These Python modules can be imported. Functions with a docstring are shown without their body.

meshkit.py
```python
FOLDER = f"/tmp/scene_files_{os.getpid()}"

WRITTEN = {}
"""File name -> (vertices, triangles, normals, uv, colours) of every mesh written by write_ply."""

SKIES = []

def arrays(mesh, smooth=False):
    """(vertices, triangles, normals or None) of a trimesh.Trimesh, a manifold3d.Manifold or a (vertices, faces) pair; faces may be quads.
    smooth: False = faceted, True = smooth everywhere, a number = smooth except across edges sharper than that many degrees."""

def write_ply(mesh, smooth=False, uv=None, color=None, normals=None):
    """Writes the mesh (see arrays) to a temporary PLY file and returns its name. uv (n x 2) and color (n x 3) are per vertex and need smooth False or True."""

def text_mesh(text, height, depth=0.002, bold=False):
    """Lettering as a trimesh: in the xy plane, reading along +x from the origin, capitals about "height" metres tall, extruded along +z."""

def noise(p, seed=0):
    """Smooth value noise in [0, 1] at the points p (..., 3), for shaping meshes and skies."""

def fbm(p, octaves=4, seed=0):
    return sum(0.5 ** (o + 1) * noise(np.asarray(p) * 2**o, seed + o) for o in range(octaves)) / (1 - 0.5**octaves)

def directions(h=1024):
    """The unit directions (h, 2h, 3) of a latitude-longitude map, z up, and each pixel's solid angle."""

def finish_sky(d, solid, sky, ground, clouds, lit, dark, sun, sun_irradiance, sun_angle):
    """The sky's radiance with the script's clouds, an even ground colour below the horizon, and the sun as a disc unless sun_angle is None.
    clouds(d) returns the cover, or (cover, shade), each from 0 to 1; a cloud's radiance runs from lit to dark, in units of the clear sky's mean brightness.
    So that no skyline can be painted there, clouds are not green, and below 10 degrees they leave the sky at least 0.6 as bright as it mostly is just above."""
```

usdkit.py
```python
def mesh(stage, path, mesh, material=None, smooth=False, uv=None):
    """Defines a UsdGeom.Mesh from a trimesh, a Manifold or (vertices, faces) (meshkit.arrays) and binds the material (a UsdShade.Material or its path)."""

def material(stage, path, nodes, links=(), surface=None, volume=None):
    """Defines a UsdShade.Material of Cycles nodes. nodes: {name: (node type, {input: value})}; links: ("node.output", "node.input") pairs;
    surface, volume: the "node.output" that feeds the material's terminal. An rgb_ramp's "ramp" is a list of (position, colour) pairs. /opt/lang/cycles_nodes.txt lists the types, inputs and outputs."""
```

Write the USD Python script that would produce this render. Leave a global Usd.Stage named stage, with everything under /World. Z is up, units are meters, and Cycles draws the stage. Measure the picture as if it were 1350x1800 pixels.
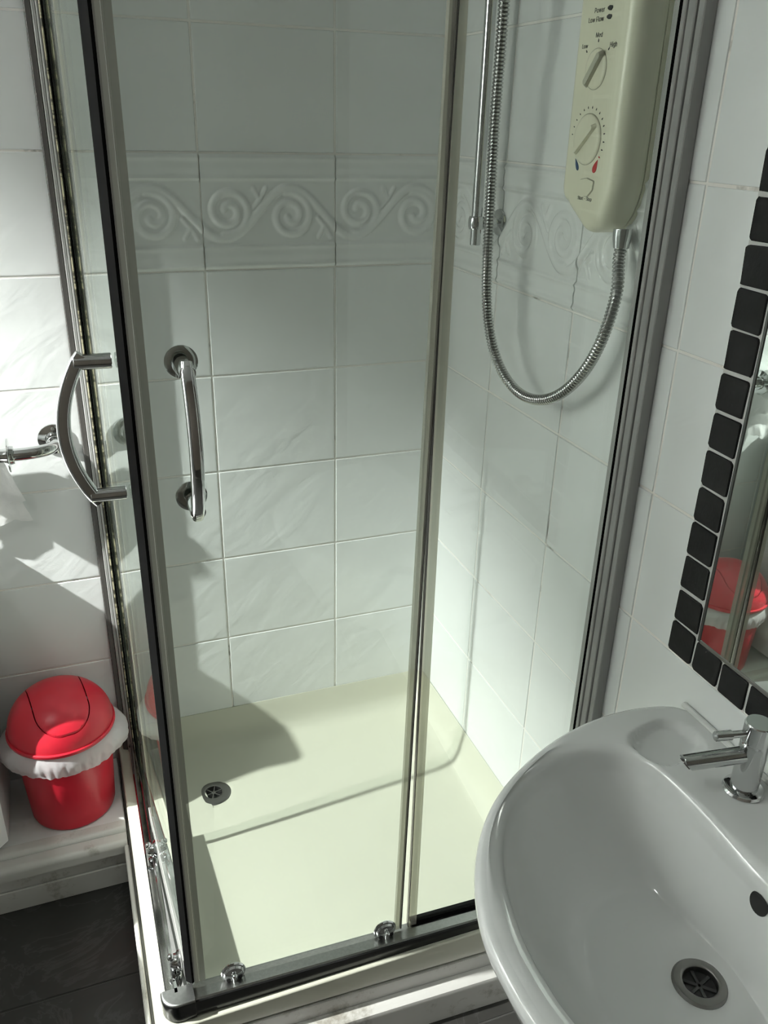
import math, random
import numpy as np, trimesh, manifold3d as m3
from shapely.geometry import Polygon, Point, LineString
import usdkit, meshkit
from pxr import Usd, UsdGeom, UsdLux, Gf, Sdf, UsdShade

stage = Usd.Stage.CreateInMemory()
UsdGeom.SetStageUpAxis(stage, UsdGeom.Tokens.z)
UsdGeom.SetStageMetersPerUnit(stage, 1.0)
UsdGeom.Xform.Define(stage, '/World')
rng = random.Random(7)
nrng = np.random.default_rng(7)
PI = math.pi

# ------------------------------------------------------------------ camera
cam = UsdGeom.Camera.Define(stage, '/World/camera')
F_PX = 1486.16
HA = 20.955
cam.CreateHorizontalApertureAttr(HA)
cam.CreateVerticalApertureAttr(HA * 1800 / 1350)
cam.CreateFocalLengthAttr(HA * F_PX / 1350)
cam.CreateClippingRangeAttr(Gf.Vec2f(0.01, 50))
RIGHT = np.array([0.93681956, -0.34900713, 0.02373068])
DOWN = np.array([-0.12679066, -0.40199589, -0.90682051])
FWD = np.array([0.32602645, 0.84651836, -0.42084846])
EYE = np.array([-0.73582, -1.61438, 1.44987])
M = Gf.Matrix4d(1.0)
for i, (ax) in enumerate((RIGHT, -DOWN, -FWD)):
    M.SetRow(i, Gf.Vec4d(*map(float, ax), 0))
M.SetRow(3, Gf.Vec4d(*map(float, EYE), 1))
cam.AddTransformOp().Set(M)
cam.CreateExposureAttr(0.0)

# ------------------------------------------------------------------ light settings
LAMP = np.array([-2.30, -0.44, 2.10])     # bulb of the wall lamp on the left wall
LAMP_RADIANCE = 4.6e4
LAMP_TILT = 18.0
LAMP_COLOR = (0.975, 1.0, 0.965)
CEILING_STRENGTH = 54.0                     # frosted ceiling light of the room
dome = UsdLux.DomeLight.Define(stage, '/World/sky_light')
dome.CreateIntensityAttr(0.02)

# ------------------------------------------------------------------ materials
MAT = {}
def mat(name, nodes, links=(), surface='p.BSDF'):
    MAT[name] = usdkit.material(stage, '/World/Looks/' + name, nodes, links, surface=surface)
    return MAT[name]
def plain(name, col, rough=0.4, metal=0.0, **kw):
    mat(name, {'p': ('principled_bsdf', {'base_color': col, 'roughness': rough, 'metallic': metal, **kw})})

def tilemat(name, col, rough, scale, bumpd):
    mat(name, {
        'g': ('geometry', {}), 'm': ('mapping', {'rotation': (0.55, 0.6, 0.0)}), 'm2': ('mapping', {'scale': (1.0, 1.0, 3.0)}),
        'n': ('noise_texture', {'scale': scale, 'detail': 2.5, 'roughness': 0.5, 'distortion': 0.5}),
        'b': ('bump', {'strength': 0.5, 'distance': bumpd}),
        'p': ('principled_bsdf', {'base_color': col, 'roughness': rough, 'specular_ior_level': 0.5})},
        [('g.position', 'm.vector'), ('m.vector', 'm2.vector'), ('m2.vector', 'n.vector'), ('n.fac', 'b.height'), ('b.normal', 'p.normal')])
tilemat('tile_white', (0.74, 0.76, 0.75), 0.17, 8.0, 0.0042)
plain('tile_border', (0.74, 0.76, 0.745), 0.17)
mat('grout', {
    'g': ('geometry', {}), 'n': ('noise_texture', {'scale': 9.0, 'detail': 5.0, 'roughness': 0.65}),
    'r': ('rgb_ramp', {'ramp': [(0.0, (0.08, 0.08, 0.07)), (0.30, (0.20, 0.20, 0.18)), (0.40, (0.76, 0.73, 0.69)), (1.0, (0.82, 0.83, 0.80))]}),
    'p': ('principled_bsdf', {'roughness': 0.8})},
    [('g.position', 'n.vector'), ('n.fac', 'r.fac'), ('r.color', 'p.base_color')])
plain('chrome', (0.62, 0.63, 0.63), 0.07, 1.0)
plain('hose_chrome', (0.50, 0.50, 0.49), 0.14, 1.0)
plain('black_polish', (0.012, 0.012, 0.012), 0.16)
plain('profile_dark', (0.075, 0.07, 0.065), 0.5)
plain('profile_grey', (0.30, 0.30, 0.29), 0.45)
plain('seal_grey', (0.36, 0.355, 0.34), 0.45)
mat('aluminium', {
    'g': ('geometry', {}), 'm': ('mapping', {'scale': (60.0, 60.0, 2.0)}), 'n': ('noise_texture', {'scale': 3.0, 'detail': 3.0}),
    'r': ('rgb_ramp', {'ramp': [(0.0, (0.34, 0.345, 0.34)), (1.0, (0.50, 0.505, 0.49))]}),
    'p': ('principled_bsdf', {'metallic': 1.0, 'roughness': 0.28})},
    [('g.position', 'm.vector'), ('m.vector', 'n.vector'), ('n.fac', 'r.fac'), ('r.color', 'p.base_color')])
plain('dark_metal', (0.16, 0.15, 0.145), 0.25, 1.0)
plain('steel_dull', (0.26, 0.255, 0.245), 0.34, 1.0)
def glassmat(name, tint):
    mat(name, {
        'l': ('layer_weight', {'blend': 0.5}), 'f': ('math', {'math_type': 'power', 'value2': 6.5}),
        'k': ('math', {'math_type': 'multiply_add', 'value2': 0.80, 'value3': 0.035}),
        't': ('transparent_bsdf', {'color': tint}), 's': ('glossy_bsdf', {'color': (0.95, 1.0, 0.96), 'roughness': 0.02}),
        'x': ('mix_closure', {})},
        [('l.facing', 'f.value1'), ('f.value', 'k.value1'), ('k.value', 'x.fac'), ('t.BSDF', 'x.closure1'), ('s.BSDF', 'x.closure2')],
        surface='x.closure')
glassmat('glass', (0.930, 0.945, 0.936))
plain('seal_black', (0.006, 0.006, 0.006), 0.8, specular_ior_level=0.08)
mat('seal_clear', {
    'a': ('principled_bsdf', {'base_color': (0.58, 0.57, 0.51), 'roughness': 0.3}),
    't': ('transparent_bsdf', {'color': (0.85, 0.85, 0.78)}), 'x': ('mix_closure', {'fac': 0.62})},
    [('a.BSDF', 'x.closure1'), ('t.BSDF', 'x.closure2')], surface='x.closure')
mat('seal_smoke', {
    'a': ('principled_bsdf', {'base_color': (0.46, 0.45, 0.41), 'roughness': 0.35}),
    't': ('transparent_bsdf', {'color': (0.88, 0.88, 0.84)}), 'x': ('mix_closure', {'fac': 0.45})},
    [('a.BSDF', 'x.closure1'), ('t.BSDF', 'x.closure2')], surface='x.closure')
mat('seal_stained', {
    'g': ('geometry', {}), 'm': ('mapping', {'scale': (1.0, 1.0, 26.0)}), 'n': ('noise_texture', {'scale': 2.2, 'detail': 4.0, 'roughness': 0.7}),
    'r': ('rgb_ramp', {'ramp': [(0.0, (0.02, 0.02, 0.015)), (0.46, (0.04, 0.035, 0.02)), (0.54, (0.36, 0.33, 0.22)), (1.0, (0.45, 0.42, 0.32))]}),
    'p': ('principled_bsdf', {'roughness': 0.5})},
    [('g.position', 'm.vector'), ('m.vector', 'n.vector'), ('n.fac', 'r.fac'), ('r.color', 'p.base_color')])
plain('seal_cream', (0.66, 0.63, 0.48), 0.4)
mat('tray_acrylic', {
    'g': ('geometry', {}), 'n': ('noise_texture', {'scale': 160.0, 'detail': 2.0}), 'b': ('bump', {'strength': 0.12, 'distance': 0.001}),
    'p': ('principled_bsdf', {'base_color': (0.57, 0.57, 0.475), 'roughness': 0.28})},
    [('g.position', 'n.vector'), ('n.fac', 'b.height'), ('b.normal', 'p.normal')])
mat('white_paint', {
    'g': ('geometry', {}), 'm': ('mapping', {'scale': (1.2, 1.2, 1.2)}), 'n': ('noise_texture', {'scale': 10.0, 'detail': 6.0, 'roughness': 0.7}),
    'r': ('rgb_ramp', {'ramp': [(0.0, (0.16, 0.145, 0.115)), (0.33, (0.32, 0.30, 0.26)), (0.45, (0.58, 0.57, 0.54)), (1.0, (0.64, 0.635, 0.61))]}),
    'p': ('principled_bsdf', {'roughness': 0.3})},
    [('g.position', 'm.vector'), ('m.vector', 'n.vector'), ('n.fac', 'r.fac'), ('r.color', 'p.base_color')])
plain('ceramic', (0.64, 0.655, 0.645), 0.09)
plain('toilet_ceramic', (0.80, 0.80, 0.80), 0.1)
mat('slate_floor', {
    'g': ('geometry', {}), 'n': ('noise_texture', {'scale': 7.0, 'detail': 8.0, 'roughness': 0.65, 'distortion': 1.2}),
    'v': ('noise_texture', {'scale': 5.0, 'detail': 5.0, 'roughness': 0.6, 'distortion': 2.0}),
    'w': ('rgb_ramp', {'ramp': [(0.0, (0, 0, 0)), (0.475, (0, 0, 0)), (0.5, (1, 1, 1)), (0.525, (0, 0, 0)), (1.0, (0, 0, 0))]}),
    'r': ('rgb_ramp', {'ramp': [(0.0, (0.018, 0.018, 0.017)), (0.55, (0.032, 0.031, 0.028)), (1.0, (0.06, 0.057, 0.05))]}),
    'x': ('mix', {'mix_type': 'add', 'fac': 0.022}),
    'b': ('bump', {'strength': 0.35, 'distance': 0.002}),
    'p': ('principled_bsdf', {'roughness': 0.42})},
    [('g.position', 'n.vector'), ('g.position', 'v.vector'), ('n.fac', 'r.fac'), ('v.fac', 'w.fac'), ('r.color', 'x.color1'), ('w.color', 'x.color2'),
     ('x.color', 'p.base_color'), ('n.fac', 'b.height'), ('b.normal', 'p.normal')])
plain('floor_grout', (0.045, 0.044, 0.04), 0.8)
mat('slate_mosaic', {
    'g': ('geometry', {}), 'o': ('object_info', {}), 'n': ('noise_texture', {'scale': 55.0, 'detail': 6.0, 'roughness': 0.65}),
    'r': ('rgb_ramp', {'ramp': [(0.0, (0.004, 0.004, 0.004)), (0.6, (0.010, 0.010, 0.010)), (0.75, (0.016, 0.016, 0.0155)), (1.0, (0.07, 0.07, 0.068))]}),
    'b': ('bump', {'strength': 0.5, 'distance': 0.0015}),
    'p': ('principled_bsdf', {'roughness': 0.65, 'specular_ior_level': 0.15})},
    [('g.position', 'n.vector'), ('n.fac', 'r.fac'), ('r.color', 'p.base_color'), ('n.fac', 'b.height'), ('b.normal', 'p.normal')])
plain('mosaic_grout', (0.50, 0.50, 0.48), 0.85)
plain('mirror_glass', (0.84, 0.88, 0.85), 0.015, 1.0)
plain('mirror_edge', (0.10, 0.105, 0.10), 0.25, 0.6)
plain('sealant', (0.62, 0.63, 0.61), 0.4)
plain('unit_plastic', (0.70, 0.69, 0.54), 0.26)
plain('unit_grip', (0.42, 0.415, 0.33), 0.3)
plain('print_dark', (0.03, 0.03, 0.03), 0.5)
plain('print_red', (0.42, 0.03, 0.03), 0.4)
plain('print_blue', (0.02, 0.06, 0.14), 0.4)
plain('print_white', (0.75, 0.75, 0.72), 0.4)
plain('red_plastic', (0.56, 0.018, 0.036), 0.33)
mat('liner_plastic', {
    'd': ('principled_bsdf', {'base_color': (0.78, 0.78, 0.79), 'roughness': 0.3}),
    't': ('translucent_bsdf', {'color': (0.75, 0.75, 0.76)}), 'q': ('transparent_bsdf', {'color': (0.95, 0.95, 0.95)}),
    'x': ('mix_closure', {'fac': 0.3}), 'y': ('mix_closure', {'fac': 0.14})},
    [('d.BSDF', 'x.closure1'), ('t.BSDF', 'x.closure2'), ('x.closure', 'y.closure1'), ('q.BSDF', 'y.closure2')], surface='y.closure')
mat('tissue', {
    'g': ('geometry', {}), 'n': ('noise_texture', {'scale': 90.0, 'detail': 4.0}), 'b': ('bump', {'strength': 0.5, 'distance': 0.002}),
    'd': ('principled_bsdf', {'base_color': (0.80, 0.80, 0.79), 'roughness': 0.9}), 't': ('translucent_bsdf', {'color': (0.8, 0.8, 0.79)}),
    'x': ('mix_closure', {'fac': 0.25})},
    [('g.position', 'n.vector'), ('n.fac', 'b.height'), ('b.normal', 'd.normal'), ('d.BSDF', 'x.closure1'), ('t.BSDF', 'x.closure2')], surface='x.closure')
plain('dark_hole', (0.006, 0.006, 0.006), 0.6)
plain('plaster', (0.18, 0.18, 0.175), 0.7)
plain('brown_paint', (0.09, 0.075, 0.06), 0.6)
plain('ceiling_paint', (0.45, 0.45, 0.44), 0.8)
plain('lamp_shade_metal', (0.55, 0.55, 0.53), 0.4)
mat('lit_diffuser', {'e': ('emission', {'color': (0.95, 1.0, 0.97), 'strength': CEILING_STRENGTH})}, surface='e.emission')

# ------------------------------------------------------------------ helpers
used = {}
def path_for(parent, name):
    base = parent + '/' + name
    n = used.get(base, -1) + 1
    used[base] = n
    return base if n == 0 else f'{base}_{n:03d}'
class T:
    def __init__(s, path, loc): s.path, s.loc = path, np.array(loc, float)
def setdata(prim, label=None, cat=None, group=None, kind=None):
    for k, v in (('label', label), ('category', cat), ('group', group), ('kind', kind)):
        if v: prim.SetCustomDataByKey(k, v)
def thing(name, label=None, cat=None, loc=(0, 0, 0), group=None, kind=None):
    p = path_for('/World', name)
    x = UsdGeom.Xform.Define(stage, p)
    x.AddTranslateOp().Set(Gf.Vec3d(*map(float, loc)))
    setdata(x.GetPrim(), label, cat, group, kind)
    return T(p, loc)
def arr(mesh):
    v, f, _ = meshkit.arrays(mesh)
    return v, f
def part(parent, name, mesh, m, smooth=35, label=None, kind=None):
    """mesh in world coordinates; stored relative to the thing's base"""
    p = path_for(parent.path, name)
    v, f = arr(mesh)
    t = trimesh.Trimesh(v - parent.loc, f, process=False)
    if smooth: t.merge_vertices()
    pr = usdkit.mesh(stage, p, t, MAT[m], smooth=smooth)
    setdata(pr.GetPrim(), label=label, kind=kind)
    return T(p, parent.loc)
cat_ = trimesh.util.concatenate
def tm(mesh):
    v, f = arr(mesh); return trimesh.Trimesh(v, f, process=False)
def rbox(x0, x1, y0, y1, z0, z1, r=0.002):
    """box with chamfered edges"""
    r = min(r, 0.45 * min(x1 - x0, y1 - y0, z1 - z0))
    P = []
    for a in (0, 1):
        for b in (0, 1):
            for c in (0, 1):
                X = (x0, x1)[a]; Y = (y0, y1)[b]; Z = (z0, z1)[c]
                sx, sy, sz = (r, -r)[a], (r, -r)[b], (r, -r)[c]
                P += [(X, Y + sy, Z + sz), (X + sx, Y, Z + sz), (X + sx, Y + sy, Z)]
    return trimesh.convex.convex_hull(np.array(P))
def box(x0, x1, y0, y1, z0, z1):
    m = trimesh.creation.box([x1 - x0, y1 - y0, z1 - z0]); m.apply_translation([(x0 + x1) / 2, (y0 + y1) / 2, (z0 + z1) / 2]); return m
def frame_from(d):
    d = np.asarray(d, float); d = d / np.linalg.norm(d)
    a = np.array([0, 0, 1.0]) if abs(d[2]) < 0.9 else np.array([1.0, 0, 0])
    u = np.cross(a, d); u /= np.linalg.norm(u); w = np.cross(d, u)
    return u, w, d
def lathe(profile, n=48, origin=(0, 0, 0), axis=(0, 0, 1)):
    """profile: list of (radius, height); r=0 ends are closed"""
    u, w, d = frame_from(axis)
    ang = np.arange(n) * 2 * PI / n
    V, F, rings = [], [], []
    for r, h in profile:
        if r < 1e-9:
            rings.append([len(V)]); V.append(d * h)
        else:
            rings.append(list(range(len(V), len(V) + n)))
            for a in ang: V.append(u * r * math.cos(a) + w * r * math.sin(a) + d * h)
    for A, B in zip(rings[:-1], rings[1:]):
        for i in range(n):
            j = (i + 1) % n
            if len(A) == 1 and len(B) == 1: continue
            if len(A) == 1: F.append((A[0], B[j], B[i]))
            elif len(B) == 1: F.append((A[i], A[j], B[0]))
            else: F += [(A[i], A[j], B[j]), (A[i], B[j], B[i])]
    m = trimesh.Trimesh(np.array(V) + np.array(origin), np.array(F), process=False)
    m.fix_normals()
    return m
def cyl(p0, p1, r0, r1=None, n=32, ch=0.0006):
    p0, p1 = np.array(p0, float), np.array(p1, float); L = np.linalg.norm(p1 - p0); r1 = r0 if r1 is None else r1
    ch = min(ch, L * .3, r0 * .4, r1 * .4)
    return lathe([(0, 0), (r0 - ch, 0), (r0, ch), (r1, L - ch), (r1 - ch, L), (0, L)], n, p0, p1 - p0)
def spline(pts, n):
    from scipy.interpolate import CubicSpline
    P = np.array(pts, float); t = np.concatenate([[0], np.cumsum(np.linalg.norm(np.diff(P, axis=0), axis=1))])
    cs = CubicSpline(t, P); fine = cs(np.linspace(0, t[-1], 4000))
    s = np.concatenate([[0], np.cumsum(np.linalg.norm(np.diff(fine, axis=0), axis=1))])
    q = np.linspace(0, s[-1], n)
    return np.stack([np.interp(q, s, fine[:, k]) for k in range(3)], 1), s[-1]
def sweep(path, section, radii=None, cap=True, up=None):
    """section: (k,2) closed polygon; parallel-transport frames; radii scale the section"""
    P = np.array(path, float); n = len(P); S = np.array(section, float); k = len(S)
    tg = np.gradient(P, axis=0); tg /= np.linalg.norm(tg, axis=1, keepdims=True)
    if up is not None:
        u = np.cross(np.array(up, float), tg[0])
    else:
        u = frame_from(tg[0])[0]
    u = u / np.linalg.norm(u)
    V = []
    for i in range(n):
        u = u - tg[i] * np.dot(u, tg[i]); u /= np.linalg.norm(u); w = np.cross(tg[i], u)
        r = 1.0 if radii is None else radii[i]
        V.append(P[i] + r * (S[:, :1] * u + S[:, 1:] * w))
    V = np.vstack(V); F = []
    for i in range(n - 1):
        for j in range(k):
            a, b, c, d = i * k + j, i * k + (j + 1) % k, (i + 1) * k + (j + 1) % k, (i + 1) * k + j
            F += [(a, b, c), (a, c, d)]
    if cap:
        V = np.vstack([V, P[:1], P[-1:]]); a, b = len(V) - 2, len(V) - 1
        for j in range(k):
            F += [(a, (j + 1) % k, j), (b, (n - 1) * k + j, (n - 1) * k + (j + 1) % k)]
    m = trimesh.Trimesh(V, np.array(F), process=False); m.fix_normals(); return m
def circ(r, n=20):
    a = np.arange(n) * 2 * PI / n; return np.stack([r * np.cos(a), r * np.sin(a)], 1)
def rrect(w, h, r, n=5):
    p = []
    for cx, cy, a0 in ((w / 2 - r, h / 2 - r, 0), (-w / 2 + r, h / 2 - r, 90), (-w / 2 + r, -h / 2 + r, 180), (w / 2 - r, -h / 2 + r, 270)):
        for a in np.linspace(a0, a0 + 90, n): p.append((cx + r * math.cos(math.radians(a)), cy + r * math.sin(math.radians(a))))
    return np.array(p)
def extrude(poly, h):
    return trimesh.creation.extrude_polygon(poly if isinstance(poly, Polygon) else Polygon(poly), h, engine='earcut')
def xform(m, rows, t):
    """maps local x,y,z axes to the given world vectors"""
    m = tm(m); A = np.array(rows, float); m.vertices = m.vertices @ A + np.array(t); 
    if np.linalg.det(A) < 0: m.invert()
    return m
def manif(m):
    m = tm(m); m.merge_vertices()
    return m3.Manifold(m3.Mesh(np.array(m.vertices, np.float32), np.array(m.faces, np.uint32)))

# ================================================================== THE SETTING
ROOM_X0, ROOM_Y0, ROOM_Z1 = -2.46, -2.25, 2.40
# --- floor: large slate tiles in dark grout
floor = thing('floor', kind='structure', loc=(-0.9, -1.1, 0))
part(floor, 'grout_bed', box(ROOM_X0, 0.0, ROOM_Y0, 0.0, -0.06, -0.0015), 'floor_grout', smooth=False)
ys = [0.0, -0.165, -0.467, -0.769, -1.071, -1.373, -1.675, -1.977, ROOM_Y0]
for r, (ya, yb) in enumerate(zip(ys[:-1], ys[1:])):
    off = 0.0 if r % 2 else 0.30
    xs = sorted({ROOM_X0, 0.0, *[x for x in (-1.62 + off, -1.02 + off, -0.42 + off) if ROOM_X0 < x < 0]})
    for xa, xb in zip(xs[:-1], xs[1:]):
        part(floor, 'floor_tile', rbox(xa + .0015, xb - .0015, yb + .0015, ya - .0015, -0.010, 0.0, 0.001), 'slate_floor', smooth=False)

# --- wall tiles: 250 x 200 mm, marbled white, with a moulded border course inside the shower
def slab_tile(a0, a1, z0, z1, th, ch):
    """front at depth th; returns verts in (a, depth, z)"""
    def ring(i, d): return [(a0 + i, d, z0 + i), (a1 - i, d, z0 + i), (a1 - i, d, z1 - i), (a0 + i, d, z1 - i)]
    V = ring(0, 0) + ring(0, th - ch * 0.8) + ring(ch * 0.45, th - ch * 0.2) + ring(ch * 1.6, th)
    F = []
    for k in range(3):
        for j in range(4):
            a, b, c, d = 4 * k + j, 4 * k + (j + 1) % 4, 4 * k + 4 + (j + 1) % 4, 4 * k + 4 + j
            F += [(a, b, c), (a, c, d)]
    F += [(12, 13, 14), (12, 14, 15), (0, 2, 1), (0, 3, 2)]
    return np.array(V, float), np.array(F)
def onto_wall(v, wall):
    """(along, depth, z): back wall: along = x, depth towards -y; right wall: along = y, depth towards -x"""
    return np.stack([v[:, 0], -v[:, 1], v[:, 2]], 1) if wall == 'back' else np.stack([-v[:, 1], v[:, 0], v[:, 2]], 1)
def mk(v, f, wall):
    m = trimesh.Trimesh(onto_wall(v, wall), f, process=False); m.fix_normals(); return m
ROW0 = 1.19
BU, BV = 0.25, 0.20
def seg_dist(P, poly):
    d = np.full(len(P), 9.0)
    A, B = poly[:-1], poly[1:]
    for a, b in zip(A, B):
        ab = b - a; t = np.clip(((P - a) @ ab) / max(ab @ ab, 1e-12), 0, 1)
        d = np.minimum(d, np.linalg.norm(P - (a + t[:, None] * ab), axis=1))
    return d
def border_curves():
    cs = []
    cv = 0.099
    for k in (-1, 0, 1):
        for uc, flip in ((0.047 + BU * k, 1), (0.1635 + BU * k, -1)):
            th = np.linspace(0, 3.35 * PI, 70)
            r = 0.007 + 0.035 * (th / th[-1]) ** 0.85
            a = PI * 0.5 - th
            cs.append((np.stack([uc + r * np.cos(a + 0.9), cv + flip * (0.004 + r * np.sin(a + 0.9))], 1), 0.0068, 0.0034))
    u = np.linspace(-0.1, 0.35, 160)
    cs.append((np.stack([u, cv + 0.044 * np.cos(2 * PI * (u - 0.1635) / BU)], 1), 0.0075, 0.0036))
    for k in (-1, 0, 1):
        for uc, s in ((0.105 + BU * k, 1), (0.228 + BU * k, -1)):
            cs.append((np.array([(uc - 0.012, cv + s * 0.008), (uc + 0.003, cv + s * 0.026), (uc + 0.013, cv + s * 0.043)]), 0.0042, 0.0026))
            cs.append((np.array([(uc + 0.002, cv + s * 0.022), (uc - 0.010, cv + s * 0.043)]), 0.0042, 0.0024))
    return cs
NU, NV = 126, 100
gu, gv = np.meshgrid(np.linspace(0, BU, NU), np.linspace(0, BV, NV), indexing='ij')
GP = np.stack([gu.ravel(), gv.ravel()], 1)
HB = np.zeros(len(GP))
for poly, w, h in border_curves():
    d = seg_dist(GP, poly); x = np.clip(1 - (d / w) ** 2, 0, 1)
    HB = np.maximum(HB, 1.3 * h * x ** 0.6)
HB *= np.clip((GP[:, 1] - 0.047) / 0.004, 0, 1) * np.clip((0.151 - GP[:, 1]) / 0.004, 0, 1)
for c in (0.0235, 0.1755):
    t = np.abs(GP[:, 1] - c)
    HB = np.maximum(HB, 0.0016 * np.clip((0.0205 - t) / 0.002, 0, 1) + 0.0030 * np.exp(-((t - 0.0165) / 0.0032) ** 2) + 0.0014 * np.exp(-((t) / 0.006) ** 2))
HB = HB.reshape(NU, NV)
def border_tile(a0, a1, z0, u0, gap=0.0012):
    """part of the moulded tile from along = a0 to a1; u0 = pattern position at a0"""
    n = max(8, int((a1 - a0) / BU * (NU - 1)))
    al = np.linspace(a0 + gap, a1 - gap, n); zz = np.linspace(z0 + gap, z0 + BV - gap, NV)
    from scipy.interpolate import RegularGridInterpolator
    itp = RegularGridInterpolator((np.linspace(0, BU, NU), np.linspace(0, BV, NV)), HB, bounds_error=False, fill_value=None)
    A, Z = np.meshgrid(al, zz, indexing='ij')
    H = itp(np.stack([np.clip(A - a0 + u0, 0, BU), np.clip(Z - z0, 0, BV)], -1)) + 0.004
    V = np.stack([A, H, Z], -1).reshape(-1, 3); F = []
    idx = np.arange(n * NV).reshape(n, NV)
    a, b, c, d = idx[:-1, :-1].ravel(), idx[1:, :-1].ravel(), idx[1:, 1:].ravel(), idx[:-1, 1:].ravel()
    F = [np.stack([a, b, c], 1), np.stack([a, c, d], 1)]
    border = np.concatenate([idx[:, 0], idx[-1, 1:], idx[-2::-1, -1], idx[0, -2:0:-1]])
    nb = len(border); base = len(V)
    Vb = V[border].copy(); Vb[:, 1] = 0
    V = np.vstack([V, Vb]); j = np.arange(nb); k = (j + 1) % nb
    F += [np.stack([border[j], base + j, base + k], 1), np.stack([border[j], base + k, border[k]], 1)]
    return V, np.vstack(F)

ENC_X, ENC_Y = -0.7305, -0.665
wall_back = thing('wall_back', kind='structure', loc=(-0.9, 0, 0))
part(wall_back, 'grout_bed', box(ROOM_X0, 0.0, -0.0025, 0.08, 0.0, ROOM_Z1), 'grout', smooth=False)
wall_right = thing('wall_right', kind='structure', loc=(0, -1.1, 0))
part(wall_right, 'grout_bed', box(-0.0025, 0.08, ROOM_Y0, 0.08, 0.0, ROOM_Z1), 'grout', smooth=False)
def tile_wall(wall, parent, joints, shower_edge, far):
    for k in range(-6, 6):
        z0, z1 = ROW0 + 0.2 * k, ROW0 + 0.2 * (k + 1)
        if k == -6: z0 = 0.006
        for a0, a1 in zip(joints[:-1], joints[1:]):
            if k == 0 and a1 > shower_edge + 0.01:
                s = max(a0, shower_edge)
                u0 = 0.0 if a0 >= shower_edge - 1e-6 else s - a0
                v, f = border_tile(s, a1, z0, u0)
                part(parent, 'border_tile', mk(v, f, wall), 'tile_border', smooth=50)
                if s - a0 > 0.01:
                    v, f = slab_tile(a0 + .0012, s - .0004, z0 + .0012, z1 - .0012, 0.0040, 0.0016)
                    part(parent, 'wall_tile', mk(v, f, wall), 'tile_white', smooth=False)
                continue
            th = 0.0040 + rng.uniform(-0.0003, 0.0004)
            g = 0.0016
            v, f = slab_tile(a0 + g, a1 - g, z0 + g, z1 - g, th, 0.0024)
            part(parent, 'wall_tile', mk(v, f, wall), 'tile_white', smooth=40)
tile_wall('back', wall_back, [ROOM_X0, -2.2305, -1.9805, -1.7305, -1.4805, -1.2305, -0.9805, -0.7305, -0.4805, -0.2305, -0.0042], ENC_X, None)
tile_wall('right', wall_right, [ROOM_Y0, -1.9950, -1.7450, -1.4950, -1.2450, -0.9950, -0.7450, -0.4960, -0.2450, -0.0042], ENC_Y, None)
wl = thing('wall_left', kind='structure', loc=(ROOM_X0, -1.1, 0))
part(wl, 'plaster_face', box(ROOM_X0 - 0.08, ROOM_X0, ROOM_Y0, 0.08, 0, ROOM_Z1), 'plaster', smooth=False)
wf = thing('wall_front', kind='structure', loc=(-0.9, ROOM_Y0, 0))
part(wf, 'plaster_face', box(ROOM_X0 - 0.08, 0.08, ROOM_Y0 - 0.08, ROOM_Y0, 0, ROOM_Z1), 'brown_paint', smooth=False)
ce = thing('ceiling', kind='structure', loc=(-0.9, -1.1, ROOM_Z1))
part(ce, 'plaster_face', box(ROOM_X0 - 0.08, 0.08, ROOM_Y0 - 0.08, 0.08, ROOM_Z1, ROOM_Z1 + 0.08), 'ceiling_paint', smooth=False)

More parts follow.
